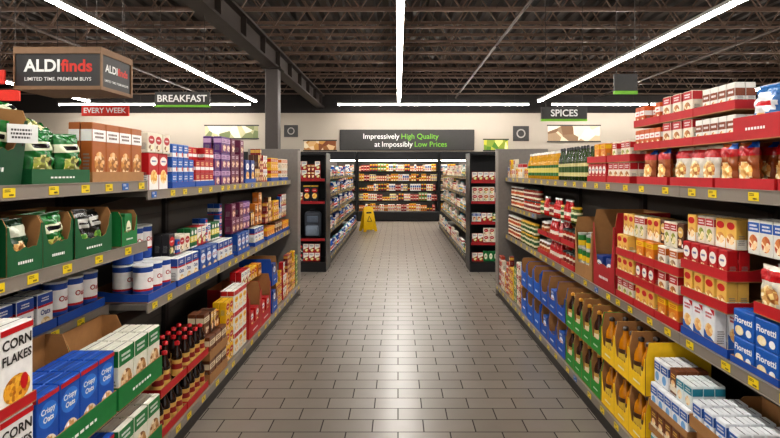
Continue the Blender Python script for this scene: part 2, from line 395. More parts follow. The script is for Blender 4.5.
case2 = carton('cardboard_case', 'tall closed brown cardboard shipping case', .3, .3, .345, KRAFT,
   [('b', -.3, .2, .3, .6, 3, '#5a3c20'), ('r', -.03, .03, .0, 1, '#c8a878')], 'cardboard cases on the lower shelf', rough=.8)
def variant(i, pal, w, d, h, nm):
    b, a, c, t = pal; st = i % 5; fm = F(*(('#8a4a1c', '#e0a050'), ('#5a7a20', '#d8c860'), ('#a83018', '#f0b060'), ('#6a3a18', '#e8d0a0'))[i % 4])
    els = {0: [('r', -.5, .5, .66, .94, a), ('b', -.4, .4, .7, .9, 2, c), ('e', 0, .34, .38, .24, fm)],
           1: [('p', [(-.5, .35), (.5, .6), (.5, 1), (-.5, 1)], a), ('b', -.4, .35, .7, .9, 2, c), ('e', .08, .28, .34, .2, fm)],
           2: [('r', -.5, .5, .3, .62, a), ('b', -.4, .4, .36, .58, 2, c), ('e', 0, .8, .3, .12, c), ('r', -.5, .5, 0, .08, c)],
           3: [('e', 0, .66, .44, .22, a), ('b', -.32, .32, .6, .74, 1, c), ('e', -.1, .24, .32, .16, fm), ('e', .34, .12, .1, .08, c)],
           4: [('r', -.5, -.22, 0, 1, a), ('b', -.16, .42, .72, .9, 2, c), ('e', .12, .38, .3, .2, fm), ('b', -.14, .4, .05, .14, 1, c)]}[st]
    return carton(nm, 'small %s %s with printed food picture' % (t, nm.replace('_', ' ')), w, d, h, b, els, 'small %s boxes on the shelves' % t)
PAL = [('#b8161e', '#f4efe2', '#1c3c90', 'red and white', 'rice_box'), ('#e8dfca', '#b8161e', WHITE, 'cream and red', 'biscuit_box'), ('#d88a1c', '#7a2c14', YEL, 'orange and maroon', 'snack_mix_box'),  # all generic grocery boxes; the name only tells colour variants apart
       ('#1d4f9c', WHITE, '#c8202c', 'blue and white', 'pudding_box'), ('#e8b81c', '#b81c20', WHITE, 'yellow and red', 'soup_box'), ('#5a3420', '#e0b868', WHITE, 'brown and gold', 'cocoa_box'),
       ('#e9e6dc', '#1d5cb0', WHITE, 'white and blue', 'sugar_box'), ('#1c6a38', '#ecd860', WHITE, 'green and yellow', 'bean_box'), ('#8a1a24', '#d8a848', WHITE, 'maroon and gold', 'fruit_bar_box'),
       ('#efe8d8', '#c86a1c', WHITE, 'cream and orange', 'noodle_box'), ('#26262a', '#c81c24', WHITE, 'black and red', 'coffee_box'), ('#c8543c', WHITE, '#402018', 'coral and white', 'gelatin_box')]
V = []; VT = []
vr = random.Random(3)
for i, p_ in enumerate(PAL):
    st = i+vr.randrange(5)
    V.append(variant(st, p_[:4], vr.choice((.052, .064, .08)), .045, vr.choice((.085, .105, .13)), p_[4]))
    VT.append(variant(st+2, p_[:4], vr.choice((.058, .075)), .045, .12, p_[4]))
WARM = [V[0], V[1], V[2], V[4], V[5], V[8], V[9], V[11], VT[3], VT[7]]; COOL = [V[3], V[6], V[7], V[10], V[1], V[0]]

gbag = bag('snack_bag', 'shiny green snack bag with white and black print', .15, .06, .2, '#1c6a2e',
   [('r', -.5, .5, .62, .8, '#e4e8c8'), ('e', 0, .35, .34, .18, F('#2a2418', '#a8b040')), ('r', -.3, .3, .66, .73, BLACK)], 'green snack bags on the top shelf', seed=2)
dbag = bag('snack_bag', 'black snack bag with green and silver label', .12, .055, .19, '#20221f',
   [('r', -.4, .4, .62, .84, '#b8b8b0'), ('e', 0, .34, .3, .17, F('#2c7a34', '#90b848')), ('r', -.25, .25, .7, .76, BLACK)], 'dark snack bags on the upper shelf', seed=3)
sbag = bag('snack_bag', 'dark green snack pouch with silver stripe and food picture', .12, .055, .19, '#2c4a34',
   [('r', -.5, .5, .68, .86, '#c8ccb8'), ('e', 0, .36, .36, .22, F('#6a3c18', '#d8a860'))], 'green snack pouches on the upper shelf', seed=4)
wbag = bag('rice_bag', 'white and red rice pouch with food picture', .105, .05, .18, '#e0d8c8',
   [('r', -.5, .5, .72, .92, '#b81a20'), ('e', 0, .38, .38, .24, F('#a85a20', '#f0d080'))], 'rice pouches on the top shelf', seed=6)
brbag = bag('rice_bag', 'brown and orange noodle pouch with blue corner', .105, .05, .18, '#9c5020',
   [('r', -.5, .5, .7, .9, '#b81a20'), ('e', 0, .36, .38, .22, F('#d89030', '#f8e0a0')), ('r', .1, .5, .88, 1, BLUE)], 'noodle pouches on the top shelf', seed=7)
blbag = bag('chips_bag', 'blue and white rice snack bag', .14, .07, .2, '#3c6ea8',
   [('e', 0, .62, .42, .2, '#eceef0'), ('e', 0, .28, .36, .17, F('#d8a050', '#f4e0b0')), ('r', -.25, .25, .58, .66, RED)], 'blue snack bags on the top shelf', seed=8)
rbag = bag('chips_bag', 'red and cream snack bag', .14, .07, .19, '#b02028',
   [('e', 0, .62, .42, .2, '#f0e8d8'), ('e', 0, .28, .36, .17, F('#c88838', '#f4e0b0')), ('r', -.25, .25, .58, .66, BLUE)], 'red snack bags on the top shelf', seed=9)

syrup = bottle('syrup_bottle', 'dark brown syrup bottle with red cap and cream label', .03, .2, '#241008', '#b8141c', '#d8b060', 'syrup bottles on the lower shelf', lab2='#8a1a18', shape=1)
oil = bottle('oil_bottle', 'golden amber cooking oil bottle with dark cap', .036, .245, '#c07c0c', '#2a1c10', '#4a2c10', 'amber oil bottles on the lower shelf', lab2='#e8c850')
oliv = bottle('olive_oil_bottle', 'dark green olive oil bottle with black cap', .028, .26, '#2a3c10', '#1c1c1c', '#d8cc90', 'olive oil bottles on the top shelf', lab2='#3c5a20')
olivy = bottle('oil_bottle', 'golden oil bottle with white cap and green label', .034, .25, '#c89418', '#e8e4d8', '#2c6a2c', 'golden oil bottles on the top shelf', lab2='#e0d070')
vin = bottle('vinegar_bottle', 'brown vinegar bottle with amber label', .03, .235, '#3a1c0c', '#c89018', '#c8a050', 'brown bottles on the lower shelf', lab2='#ece0c0')
ketch = bottle('ketchup_bottle', 'red ketchup bottle with white cap', .028, .17, '#b01410', '#eceae4', '#c81c18', 'ketchup bottles on the middle shelf', lab2='#f0e8d8')
jar = bottle('sauce_jar', 'red sauce jar with dark lid', .032, .12, '#a82c14', '#1c2c20', '#e8dcc0', 'sauce jars on the middle shelf', lab2='#7a1c18', shape=2)
jar2 = bottle('pickle_jar', 'olive green jar with yellow lid', .032, .12, '#5a6420', '#d8a818', '#e8e0b8', 'green jars on the middle shelf', lab2='#2c5a28', shape=2)
jar3 = bottle('spread_jar', 'brown spread jar with white lid', .032, .12, '#6a3814', '#e8e4dc', '#f0e0c0', 'brown jars on the middle shelf', lab2='#b8501c', shape=2)
blkb = bottle('detergent_bottle', 'blue bottle with white cap and label', .04, .2, '#1c50a0', '#f0f0f0', '#e8e8f0', 'blue bottles on the distant shelves', lab2='#d02828', n=10)
wjug = bottle('cleaner_bottle', 'white bottle with teal label', .04, .2, '#e8e8e4', '#2a90a0', '#3aa0b8', 'white bottles on the distant shelves', lab2='#f0c020', n=10)
can2 = canister('food_can', 'tin can with yellow and green label', .033, .1, [(.1, '#b0b0ac'), (.5, '#e8c020'), (.9, '#2a7a34'), (1, '#b0b0ac')], '#b8b8b4', [], WHITE, 'yellow tin cans on the shelf', 'can')

# ---------------------------------------------------------------- room shell
def brick_floor():
    m = bpy.data.materials.new('floor_tiles'); m.use_nodes = True; nt = m.node_tree; b = nt.nodes['Principled BSDF']
    tc = nt.nodes.new('ShaderNodeTexCoord')
    br = nt.nodes.new('ShaderNodeTexBrick'); nt.links.new(tc.outputs['Object'], br.inputs['Vector'])
    br.inputs['Scale'].default_value = 1; br.inputs['Brick Width'].default_value = .3; br.inputs['Row Height'].default_value = .15
    br.inputs['Mortar Size'].default_value = .0036; br.inputs['Mortar Smooth'].default_value = .1
    br.inputs['Color1'].default_value = lin('#867d74'); br.inputs['Color2'].default_value = lin('#7a7269'); br.inputs['Mortar'].default_value = lin('#322d29')
    n = nt.nodes.new('ShaderNodeTexNoise'); n.inputs['Scale'].default_value = 9; n.inputs['Detail'].default_value = 5
    nt.links.new(tc.outputs['Object'], n.inputs['Vector'])
    mr = nt.nodes.new('ShaderNodeMapRange'); mr.inputs['To Min'].default_value = .9; mr.inputs['To Max'].default_value = 1.08
    nt.links.new(n.outputs['Fac'], mr.inputs[0])
    mx = nt.nodes.new('ShaderNodeMix'); mx.data_type = 'RGBA'; mx.blend_type = 'MULTIPLY'; mx.inputs[0].default_value = 1
    nt.links.new(br.outputs['Color'], mx.inputs[6]); nt.links.new(mr.outputs[0], mx.inputs[7])
    nt.links.new(mx.outputs[2], b.inputs['Base Color'])
    r = nt.nodes.new('ShaderNodeMapRange'); r.inputs['To Min'].default_value = .29; r.inputs['To Max'].default_value = .8
    nt.links.new(br.outputs['Fac'], r.inputs[0]); nt.links.new(r.outputs[0], b.inputs['Roughness'])
    return m
RX = 13.5; YB = 17.2; YF = -3.0; HC = 4.75
mb = MB(); mb.box(-RX, RX, YF, YB, -.1, 0, brick_floor()); obj('floor', mb.build('floor'), kind='structure')
mb = MB(); wl = M('#b0a698', .7, name='wall_paint', scale=3, var=.02); wd = M('#241f1c', .8, name='wall_dark', scale=3)
mb.box(-RX, RX, YB, YB+.15, 0, 3.45, wl); mb.box(-RX, RX, YB, YB+.15, 3.45, HC+.2, wd)
obj('wall_back', mb.build('wall_back'), kind='structure')
for nm, x0, x1 in (('wall_left', -RX-.15, -RX), ('wall_right', RX, RX+.15)):
    mb = MB(); mb.box(x0, x1, YF, YB, 0, 3.45, wl); mb.box(x0, x1, YF, YB, 3.45, HC+.2, wd); obj(nm, mb.build(nm), kind='structure')
mb = MB(); deck = M('#2e2622', .6, name='roof_deck', scale=2); deck2 = M('#3e332c', .6, name='roof_rib', scale=2)
vs = []; fs = []; ms = []; n = int(2*RX/.3)
prof = []
for i in range(n):
    x = -RX+i*.3; prof += [(x, HC), (x+.12, HC), (x+.16, HC+.06), (x+.26, HC+.06)]
prof.append((RX, HC))
for x, z in prof: vs += [(x, YF, z), (x, YB+.1, z)]
for i in range(len(prof)-1): fs.append((2*i, 2*i+1, 2*i+3, 2*i+2)); ms.append(deck2 if i % 4 == 0 else deck)
mb.add(vs, fs, ms); mb.box(-RX, RX, YF, YB+.1, HC+.1, HC+.2, deck)
obj('ceiling', mb.build('ceiling'), kind='structure')

# joists
steel = M('#80695a', .5, name='painted_steel', scale=4); steel2 = M('#7a6455', .5, name='painted_steel_dark', scale=4)
mb = MB(); zb, zt = 4.05, HC-.06
mb.box(-RX+.05, RX-.05, -.025, .025, zb, zb+.01, steel); mb.box(-RX+.05, RX-.05, -.006, .006, zb+.01, zb+.045, steel)
ch = mb.build('bottom_chord')
mb = MB(); mb.box(-RX+.05, RX-.05, -.03, .03, zt+.04, zt+.052, steel); mb.box(-RX+.05, RX-.05, -.006, .006, zt-.01, zt+.04, steel); ct = mb.build('top_chord')
mb = MB(); x = -RX+.1; up = True
while x < RX-.6:
    a = (x, 0, zb+.04 if up else zt); b = (x+.4, 0, zt if up else zb+.04); mb.bar(a, b, .014, steel2); x += .4; up = not up
wb = mb.build('web_bars')
y = 6.3
while y < 17.1:
    e = obj('roof_joist', None, (0, y, 0), label='brown open web steel joist under the roof deck', category='joist', group='steel roof joists')
    obj('bottom_chord', ch, parent=e); obj('top_chord', ct, parent=e); obj('web', wb, parent=e)
    y += .98
mb = MB(); gx = -2.56; dk = M('#3e342e', .55, name='girder_paint', scale=4)
mb.box(-.13, .13, YF, YB-.02, 3.62, 3.66, dk); mb.box(-.02, .02, YF, YB-.02, 3.66, 4.0, dk); mb.box(-.13, .13, YF, YB-.02, 4.0, 4.04, dk)
yy = 0
while yy < 17: mb.box(-.11, .11, yy, yy+.012, 3.66, 4.0, dk); yy += 1.2
obj('roof_girder', mb.build('roof_girder'), (gx, 0, 0), label='long dark steel girder carried by the column', category='girder')
mb = MB(); mb.bbox(-.13, .13, -.13, .13, .02, 3.59, M('#4a423e', .5, name='column_paint'), b=.01); mb.box(-.2, .2, -.2, .2, 0, .02, dk); mb.box(-.2, .2, -.2, .2, 3.59, 3.62, dk)
obj('column', mb.build('column'), (gx, 10.65, 0), label='square dark steel column between the shelving runs', category='column')
for px_, pz_, rr in ((1.9, 3.95, .025), (-6.2, 3.95, .03), (6.5, 3.95, .025)):
    mb = MB(); mb.bar((0, YF, 0), (0, YB-.05, 0), rr, M('#5a4a42', .4, name='pipe_paint'), 10)
    yy = 1
    while yy < 17: mb.bar((0, yy, 0), (0, yy, .78), .006, dk); mb.bar((0, yy, -rr-.01), (0, yy+.02, -rr-.01), .02, dk); yy += 3
    obj('sprinkler_pipe', mb.build('sprinkler_pipe'), (px_, 0, pz_), label='thin dark sprinkler pipe below the roof joists', category='pipe', group='ceiling pipes')

# ---------------------------------------------------------------- lights
glow = E('#fffaf4', 62.0)
_cb = {}
def cable(parent, x, y, z, L):
    k = round(L, 3)
    if k not in _cb: m_ = MB(); m_.bar((0, 0, 0), (0, 0, L), .0035, dk, 6); _cb[k] = m_.build('cable')
    obj('cable', _cb[k], (x, y, z), parent=parent)
def fixture(L):
    h = MB(); h.box(-.05, .05, -L/2, L/2, .02, .07, M('#d8d8d4', .4, name='fixture_housing'))
    g = MB(); g.bbox(-.042, .042, -L/2+.01, L/2-.01, -.012, .02, glow, b=.008)
    return h.build('housing'), g.build('diffuser')
F3 = fixture(2.98)
def lamp(x, y, rz=0):
    e = obj('light_fixture', None, (x, y, 3.6), rz, label='slim linear white ceiling light hung on cables', category='ceiling light', group='linear ceiling lights')
    for n_, me in zip(('housing', 'diffuser'), F3): obj(n_, me, parent=e)
    for yy in (-1.05, 1.05): cable(e, 0, yy, .07, HC-3.68)
for lx in (-9.2, -4.25, .03, 4.2, 9.2):
    for i in range(6): lamp(lx, 14.0-3*i)
for x in (-9.1, -6.1, -.4, 2.6, 6.3, 9.4): lamp(x, 16.25, pi/2)

# ---------------------------------------------------------------- price tags & shelving
def tagmesh(col, n):
    mb = MB(); mb.bbox(0, .0015, -.028, .028, -.016, .016, M(col, .4), b=.0005)
    k = '#1c1c1c' if col != '#2468b8' else WHITE
    panel(mb, [('b', -.42, .15, .55, .9, 2, k), ('b', -.05, .42, .1, .45, 1, k)], .056, .032, (.0015, 0, -.016), (0, 1, 0), (0, 0, 1), (1, 0, 0), .0003)
    return mb.build('price_tag')
TAGY = tagmesh('#f0d21c', 0); TAGB = tagmesh('#2468b8', 1)
metal = M('#7e776f', .4, .2, name='shelf_metal', scale=5); rail_m = M('#8f867c', .35, .1, name='rail', scale=5); dmetal = M('#3e3935', .5, .2, name='dark_metal')
backm = M('#565049', .6, name='back_panel', scale=5); blackm = M('#1c1b1c', .4, name='black_metal')
XBK = 1.78
def shelving(s, y0, y1, shelves, h, xb=1.18, xback=XBK, label=None, col=metal, tags=True, tagstep=.2, rail=rail_m):
    e = obj('shelving_unit', None, (s*xback, (y0+y1)/2, 0), label=label or 'grey metal grocery shelving unit with yellow price tags', category='shelf', group='grocery shelving bays')
    W = (y1-y0)/2-.002; rz = 0 if s < 0 else pi
    e.rotation_euler = (0, 0, rz)
    D = xback-xb
    mb = MB(); mb.box(.02, D-.03, -W, W, 0, .09, dmetal); mb.box(.02, D-.01, -W, W, .09, .146, col); mb.box(D-.012, D, -W, W, .1, .15, rail)
    b = obj('base_deck', mb.build('base_deck'), parent=e)
    mb = MB(); mb.box(0, .02, -W, W, 0, h, backm)
    zz = .3
    while zz < h: mb.box(.02, .0215, -W, W, zz, zz+.004, dmetal); zz += .15
    obj('back_panel', mb.build('back_panel'), parent=e)
    mb = MB(); mb.box(.022, .05, -W, -W+.03, .15, h, dmetal)
    obj('upright', mb.build('upright'), parent=e)
    mb = MB(); mb.box(.022, .05, W-.03, W, .15, h, dmetal); obj('upright', mb.build('upright'), parent=e)
    def tagrow(par, dx, z):
        yy = -W+.06+R.random()*.06
        while yy < W-.04:
            obj('price_tag', TAGB if R.random() < .06 else TAGY, (dx+.0005, yy, z), parent=par); yy += tagstep*R.uniform(.7, 1.3)
    if tags: tagrow(b, D, .125)
    for z, xf in shelves:
        dd = xback-xf
        mb = MB(); mb.box(.052, dd-.008, -W, W, z-.03, z-.002, col)
        mb.box(dd-.008, dd, -W, W, z-.046, z+.006, rail)
        mb.box(dd, dd+.003, -W, W, z-.046, z-.042, rail); mb.box(dd, dd+.003, -W, W, z+.002, z+.006, rail)
        for yb in (-W+.005, W-.01):
            vs = [(.052, yb, z-.03), (dd*.8, yb, z-.03), (.052, yb, z-.12)]; vs += [(a, b_+.005, c) for a, b_, c in vs]
            mb.add(vs, [(0, 1, 2), (3, 5, 4), (0, 3, 4, 1), (1, 4, 5, 2), (2, 5, 3, 0)], dmetal)
        sh = obj('shelf', mb.build('shelf'), parent=e)
        if tags: tagrow(sh, dd+.0002, z-.02)
    return e
def endpanel(s, y, h, x0=1.185, x1=1.82):
    mb = MB(); mb.bbox(min(s*x0, s*x1), max(s*x0, s*x1), y, y+.03, 0, h, M('#857f79', .45, name='end_panel'), b=.004)
    mb.box(min(s*x0, s*(x0+.03)), max(s*x0, s*(x0+.03)), y-.004, y, .02, h-.02, M('#a8a29a', .4, name='end_trim'))
    obj('shelf_end_panel', mb.build('shelf_end_panel'), label='tall grey end panel closing a grocery shelving run', category='panel', group='shelving end panels')

shelving(-1, 1.2, 2.70, [(1.45, 1.3), (1.14, 1.3), (.81, 1.5)], 1.62, tagstep=.19)
for a, b in ((2.70, 3.9), (3.9, 5.1), (5.1, 6.3)): shelving(-1, a, b, [(1.4, 1.3), (.81, 1.3)], 1.62)
endpanel(-1, 6.302, 1.78)
for a, b in ((1.2, 2.4), (2.4, 3.7), (3.7, 5.0)): shelving(1, a, b, [(1.43, 1.3), (.75, 1.3)], 1.6)
shelving(1, 5.0, 6.3, [(1.43, 1.3), (1.09, 1.33), (.75, 1.3)], 1.6)
endpanel(1, 6.302, 1.78)

# ---------------------------------------------------------------- LEFT stock
tGs = tray(.35, .3, .06, .13, '#0f5a30', 'green')
tDG = tray(.36, .32, .13, .27, '#0d4a2a', 'dark green', True)
tB = tray(.34, .3, .04, .055, '#1a4fa4', 'blue'); tB2 = tray(.2, .32, .1, .26, '#1a55b0', 'blue', True, .5)
tR = tray(.32, .32, .045, .08, '#b8141e', 'red'); tR2 = tray(.34, .34, .1, .4, '#b8141e', 'red', True)
tRs = tray(.34, .3, .045, .08, '#b8141e', 'red')
tK = tray(.34, .3, .06, .14, KRAFT, 'brown'); tY = tray(.178, .32, .085, .262, '#f6c81a', 'yellow', True, .55)
tGr = tray(.155, .32, .085, .262, '#2c9030', 'bright green', True, .55)

T0 = 1.4505
place(tDG, -1.47, 1.64, T0+.012, .12, 0, .1)
for i in range(6):
    place(gbag, -1.4-.07*(i // 3), 1.54+.1*(i % 3), T0+.035+.02*(i // 3), R.uniform(-.2, .2), R.uniform(-.12, .12), R.uniform(.05, .25))
trayrun(tGs, gbag, -1, 1.86, 2.22, T0, 1.31, deep=2)
for i, (bx, by, bz, rz_, ry_) in enumerate(((-1.36, 1.96, .17, .3, -.8), (-1.42, 2.08, .185, -.2, -1.1), (-1.4, 1.78, .19, .2, -1.0))):
    place(gbag, bx, by, T0+bz, rz_, 0, ry_)
trayrun(tray(.45, .3, .05, .1, KRAFT, 'brown'), granola, -1, 2.23, 2.69, T0, 1.31, deep=2)
T1 = 1.4005
row(redw, -1, 2.74, 3.0, T1, 1.31, deep=2)
row(V[1], -1, 2.74, 3.0, T1+.203, 1.31, deep=2)
trayrun(tB, [blues, redb], -1, 3.02, 3.73, T1, 1.31, stack=3, deep=2, fill=.8)
row(purp, -1, 3.75, 4.1, T1, 1.31, deep=2, stack=3, drop=.2)
row(purp2, -1, 4.12, 4.44, T1, 1.31, deep=2, stack=3, drop=.5)
trayrun(tB, [bluew], -1, 4.46, 4.82, T1, 1.31, deep=2)
mixrow([V[8], V[5], V[0]], -1, 4.84, 5.3, T1, 1.31, .34, lo=.8)
trayrun(tB, [VT[4], VT[9], VT[3]], -1, 5.32, 6.28, T1, 1.31, stack=2, deep=2, fill=.7)
T2 = 1.1405
row(blackb, -1, 1.45, 1.74, T2, 1.31, deep=2)
trayrun(tray(.175, .3, .09, .2, '#0f5a30', 'green', True), [sbag, gbag], -1, 1.745, 2.1, T2, 1.31, deep=2)
trayrun(tray(.27, .3, .08, .2, '#0f5a30', 'green', True), dbag, -1, 2.11, 2.39, T2, 1.31, deep=2)
trayrun(tray(.145, .3, .07, .17, '#1a7a3c', 'green', True), [greenb, sbag], -1, 2.4, 2.69, T2, 1.31, deep=2)
trayrun(tray(.37, .24, .045, .06, '#1a4fa4', 'blue'), [oatblue, oatbox, oatcan], -1, 1.55, 2.69, .8105, 1.51, deep=2)
T3 = .8105
trayrun(tray(.34, .32, .045, .06, '#1a4fa4', 'blue'), oatcan, -1, 2.72, 3.09, T3, 1.31, deep=3)
row(oatcan, -1, 2.74, 3.07, T3+.196, 1.42, deep=2)
trayrun(tB, [oatbox, oatblue, oatbox], -1, 3.1, 4.16, T3, 1.31, deep=3)
trayrun(tB, [oatblue, oatbox], -1, 4.18, 5.2, T3, 1.31, deep=2)
trayrun(tB, [orangeb, brownb], -1, 5.22, 6.28, T3, 1.31, deep=2)
mixrow(COOL, -1, 3.12, 4.1, T3+.182, 1.36, .3, deep=2)
mixrow([purp2, purp, amber, V[2], V[5], V[8]], -1, 4.2, 5.18, T3+.187, 1.33, .34, deep=1, lo=.7)
mixrow(WARM, -1, 5.24, 6.25, T3+.165, 1.33, .36, deep=1, lo=.7)
z0 = .1505
place(case2, -1.38, 1.52, z0, 0)
tC = tray(.3, .27, .035, .06, '#b8141e', 'red')
for z in (z0+.348, z0+.348+.27): trayrun(tC, corn, -1, 1.365, 1.667, z, 1.155, deep=3, fill=1)
tGl = tray(.48, .3, .1, .335, '#1c7a3c', 'green'); tGl2 = tray(.4, .3, .1, .3, '#1c7a3c', 'green')
for z in (z0, z0+.34):
    trayrun(tGl, crisp, -1, 1.685, 2.17, z, 1.17, deep=3, fill=1)
    trayrun(tGl2, greenw, -1, 2.18, 2.59, z, 1.17, deep=3, fill=1)
trayrun(tR, syrup, -1, 2.61, 3.28, z0, 1.19, deep=3, layers=2)
trayrun(tK, [brownb], -1, 3.29, 3.65, z0, 1.19, deep=2, layers=2)
mixrow([V[5], V[2], brownb], -1, 3.3, 3.65, z0+.3, 1.21, .26, deep=2)
mixrow([whitered, V[1], V[9], V[4]], -1, 3.66, 4.16, z0, 1.2, .58, deep=2, lo=.7)
trayrun(tR2, redw, -1, 4.17, 4.88, z0, 1.19, deep=3)
mixrow([V[2], V[0], V[4]], -1, 4.2, 4.85, z0+.405, 1.26, .18, deep=2)
trayrun(tB2, [bluew], -1, 4.89, 5.2, z0, 1.19, deep=2, layers=2)
mixrow(WARM+[orangeb], -1, 5.22, 6.28, z0, 1.2, .6, deep=1, lo=.6)

# ---------------------------------------------------------------- RIGHT stock
T = 1.4305
tz = trayrun(tRs, [wbag, brbag], 1, 1.45, 2.52, T, 1.31, deep=2)
trayrun(tray(.25, .3, .09, .16, '#b8141e', 'red'), [rbag, blbag, blbag, rbag], 1, 1.5, 2.03, tz+.002, 1.3, deep=2)
trayrun(tray(.29, .3, .04, .06, '#b8141e', 'red'), [spice, stuff, spice2], 1, 2.04, 2.92, tz+.002, 1.32, deep=2, layers=2, fill=.8)
trayrun(tR, [brbag], 1, 2.53, 2.87, T, 1.31, deep=2)
tz2 = trayrun(tR, [stuff, VT[0], VT[1], orangeb], 1, 2.94, 3.62, T, 1.31, deep=2, layers=2, fill=.7)
row(oliv, 1, 3.64, 4.3, T, 1.31, deep=2)
row(olivy, 1, 4.32, 5.3, T, 1.31, deep=2)
mixrow([whitered, V[1], V[6], V[9], V[4]], 1, 5.32, 6.28, T, 1.31, .3, deep=1, lo=.6)
T = .7505
trayrun(tray(.3, .3, .04, .08, '#b8141e', 'red'), [redb], 1, 1.44, 1.78, T, 1.31, deep=2, stack=2)
trayrun(tray(.26, .3, .03, .05, '#1a4fa4', 'blue'), pasta, 1, 1.79, 2.06, T, 1.31, deep=2, stack=2, fill=1)
trayrun(tRs, [wbag], 1, 1.44, 2.06, T+.23, 1.31, deep=3)
mixrow([V[1], V[0], V[6]], 1, 1.46, 2.06, T+.44, 1.33, .18, deep=2)
trayrun(tray(.34, .3, .04, .07, '#1a4fa4', 'blue'), [snackw], 1, 2.07, 2.42, T, 1.31, deep=2)
z = T+.18
z = trayrun(tRs, [yelw, VT[0]], 1, 2.07, 2.42, z, 1.31, deep=2, layers=2)
mixrow([yelw, VT[9], VT[1]], 1, 2.08, 2.42, z, 1.33, .15, deep=2, runs=(1, 2))
z = trayrun(tray(.23, .3, .045, .08, '#b8141e', 'red'), [orangeb, yelw, VT[1], stuff, VT[0], yelw, VT[9]], 1, 2.43, 3.14, T, 1.31, deep=3, layers=3)
mixrow([VT[1], VT[8], yelw, stuff, VT[5]], 1, 2.45, 3.12, z, 1.34, .26, deep=2, lo=.4)
trayrun(tray(.34, .34, .15, .5, '#a81820', 'red', True), [bluew], 1, 3.15, 3.5, T, 1.31, deep=3)
trayrun(tray(.34, .3, .1, .42, KRAFT, 'brown', True), can2, 1, 3.51, 3.86, T, 1.31, stack=3, deep=3)
trayrun(tR, [jar, ketch, jar3], 1, 3.87, 4.9, T, 1.31, deep=2, layers=2)
mixrow([jar, ketch, jar2], 1, 3.9, 4.9, T+.36, 1.32, .18, deep=1)
row(jar2, 1, 5.02, 5.62, T, 1.31, deep=1, stack=2); row(jar3, 1, 5.64, 6.25, T, 1.31, deep=1, stack=2)
row(jar, 1, 5.02, 5.62, 1.0905, 1.34, deep=1, stack=2); row(jar3, 1, 5.64, 6.25, 1.0905, 1.34, deep=1, stack=2)
row(case, 1, 1.5, 2.12, z0, 1.2)
trayrun(tray(.32, .3, .05, .12, KRAFT, 'brown'), [brownw, bluel], 1, 1.5, 2.15, z0+.303, 1.2, deep=4)
zz = trayrun(tray(.33, .3, .03, .06, KRAFT, 'brown'), [tealw, brownw, bluel], 1, 2.16, 2.5, z0, 1.2, stack=1, deep=4, layers=3)
mixrow([bluel, tealw, brownw], 1, 2.17, 2.5, zz, 1.22, .11, deep=3)
trayrun(tY, oil, 1, 2.51, 3.05, z0, 1.19, deep=3, layers=2, fill=1)
trayrun(tGr, [vin], 1, 3.06, 3.7, z0, 1.19, deep=3, layers=2, fill=1)
trayrun(tB2, [oatblue, V[3]], 1, 3.71, 4.35, z0, 1.19, deep=2, layers=2)
trayrun(tray(.2, .34, .14, .26, '#1a62c0', 'blue', True), [V[3], jar3, V[6]], 1, 4.36, 5.04, z0, 1.19, deep=2, layers=2)
mixrow(WARM+[brownb], 1, 5.06, 6.28, z0, 1.2, .54, deep=1, lo=.6)

# ---------------------------------------------------------------- far gondolas
for s in (-1, 1):
    for a, b in ((8.35, 10.25), (10.25, 12.15), (12.15, 14.0)):
        shelving(s, a, b, [(z_, 1.16) for z_ in (.5, .82, 1.12, 1.42)], 1.75, xb=1.08, xback=1.65, label='dark metal shelving unit stocked with household goods', col=dmetal, tagstep=.3, rail=M('#5c5650', .4, .2, name='far_rail'))
kinds = [[blkb, wjug, V[3], V[6], V[10], bluew, blkb], [wjug, V[6], V[7], V[1], V[0], V[9], whitered]]
for s, ks in ((-1, kinds[0]), (1, kinds[1])):
    for zi, z_ in enumerate((.1505, .5005, .8205, 1.1205, 1.4205)):
        mixrow(ks, s, 8.4, 13.9, z_, 1.1 if zi == 0 else 1.18, .24, deep=1, runs=(3, 4, 5), lo=.9, group='goods on the distant shelving')
def endcap(s, zs, label):
    e = obj('endcap_shelf', None, (s*1.62, 8.3, 0), label=label, category='shelf', group='end cap displays')
    W = .54
    mb = MB(); mb.box(-W, W, -.5, -.0, 0, .146, blackm); obj('base_deck', mb.build('base_deck'), parent=e)
    mb = MB(); mb.box(-W, W, -.02, 0, .15, 1.76, blackm); obj('back_panel', mb.build('back_panel'), parent=e)
    for q in (-1, 1):
        mb = MB(); mb.box(min(q*W, q*(W-.02)), max(q*W, q*(W-.02)), -.48, -.021, .148, 1.76, blackm); obj('side_panel', mb.build('side_panel'), parent=e)
    mb = MB(); mb.box(-W, W, -.48, -.0, 1.762, 1.79, blackm); obj('top_cap', mb.build('top_cap'), parent=e)
    for z_ in zs:
        mb = MB(); mb.box(-W+.022, W-.022, -.47, -.022, z_-.025, z_-.001, blackm)
        mb.box(-W+.022, W-.022, -.475, -.47, z_-.04, z_+.002, M('#a02024', .4)); obj('shelf', mb.build('shelf'), parent=e)
endcap(-1, (.5, 1.06, 1.4), 'black end display stand with backpacks and boxes')
endcap(1, (.44, .75, 1.06, 1.37), 'black end display stand with trays of boxes')
def capfill(ks, s, z_, hmax):
    x = s*1.62-.5; end = s*1.62+.515
    for _i in range(60):
        k = R.choice(ks); st = max(1, int(hmax/k.h))
        if x+k.w > end: break
        for i in range(2):
            if x+k.w > end: break
            for j in range(st): place(k, x+k.w/2, 8.3-.44+k.d/2, z_+j*(k.h+.0004), -pi/2, group='goods on the end displays')
            x += k.w+.006
capfill([V[10], V[0], redb], -1, .151, .28); capfill([V[10], blackb, V[0]], -1, 1.0605, .26); capfill([V[10], V[0], V[8]], -1, 1.4005, .28)
for z_ in (.151, .4405, .7505, 1.0605, 1.3705): capfill([V[1], V[6], V[9], V[7], greenb, V[0]], 1, z_, .24)
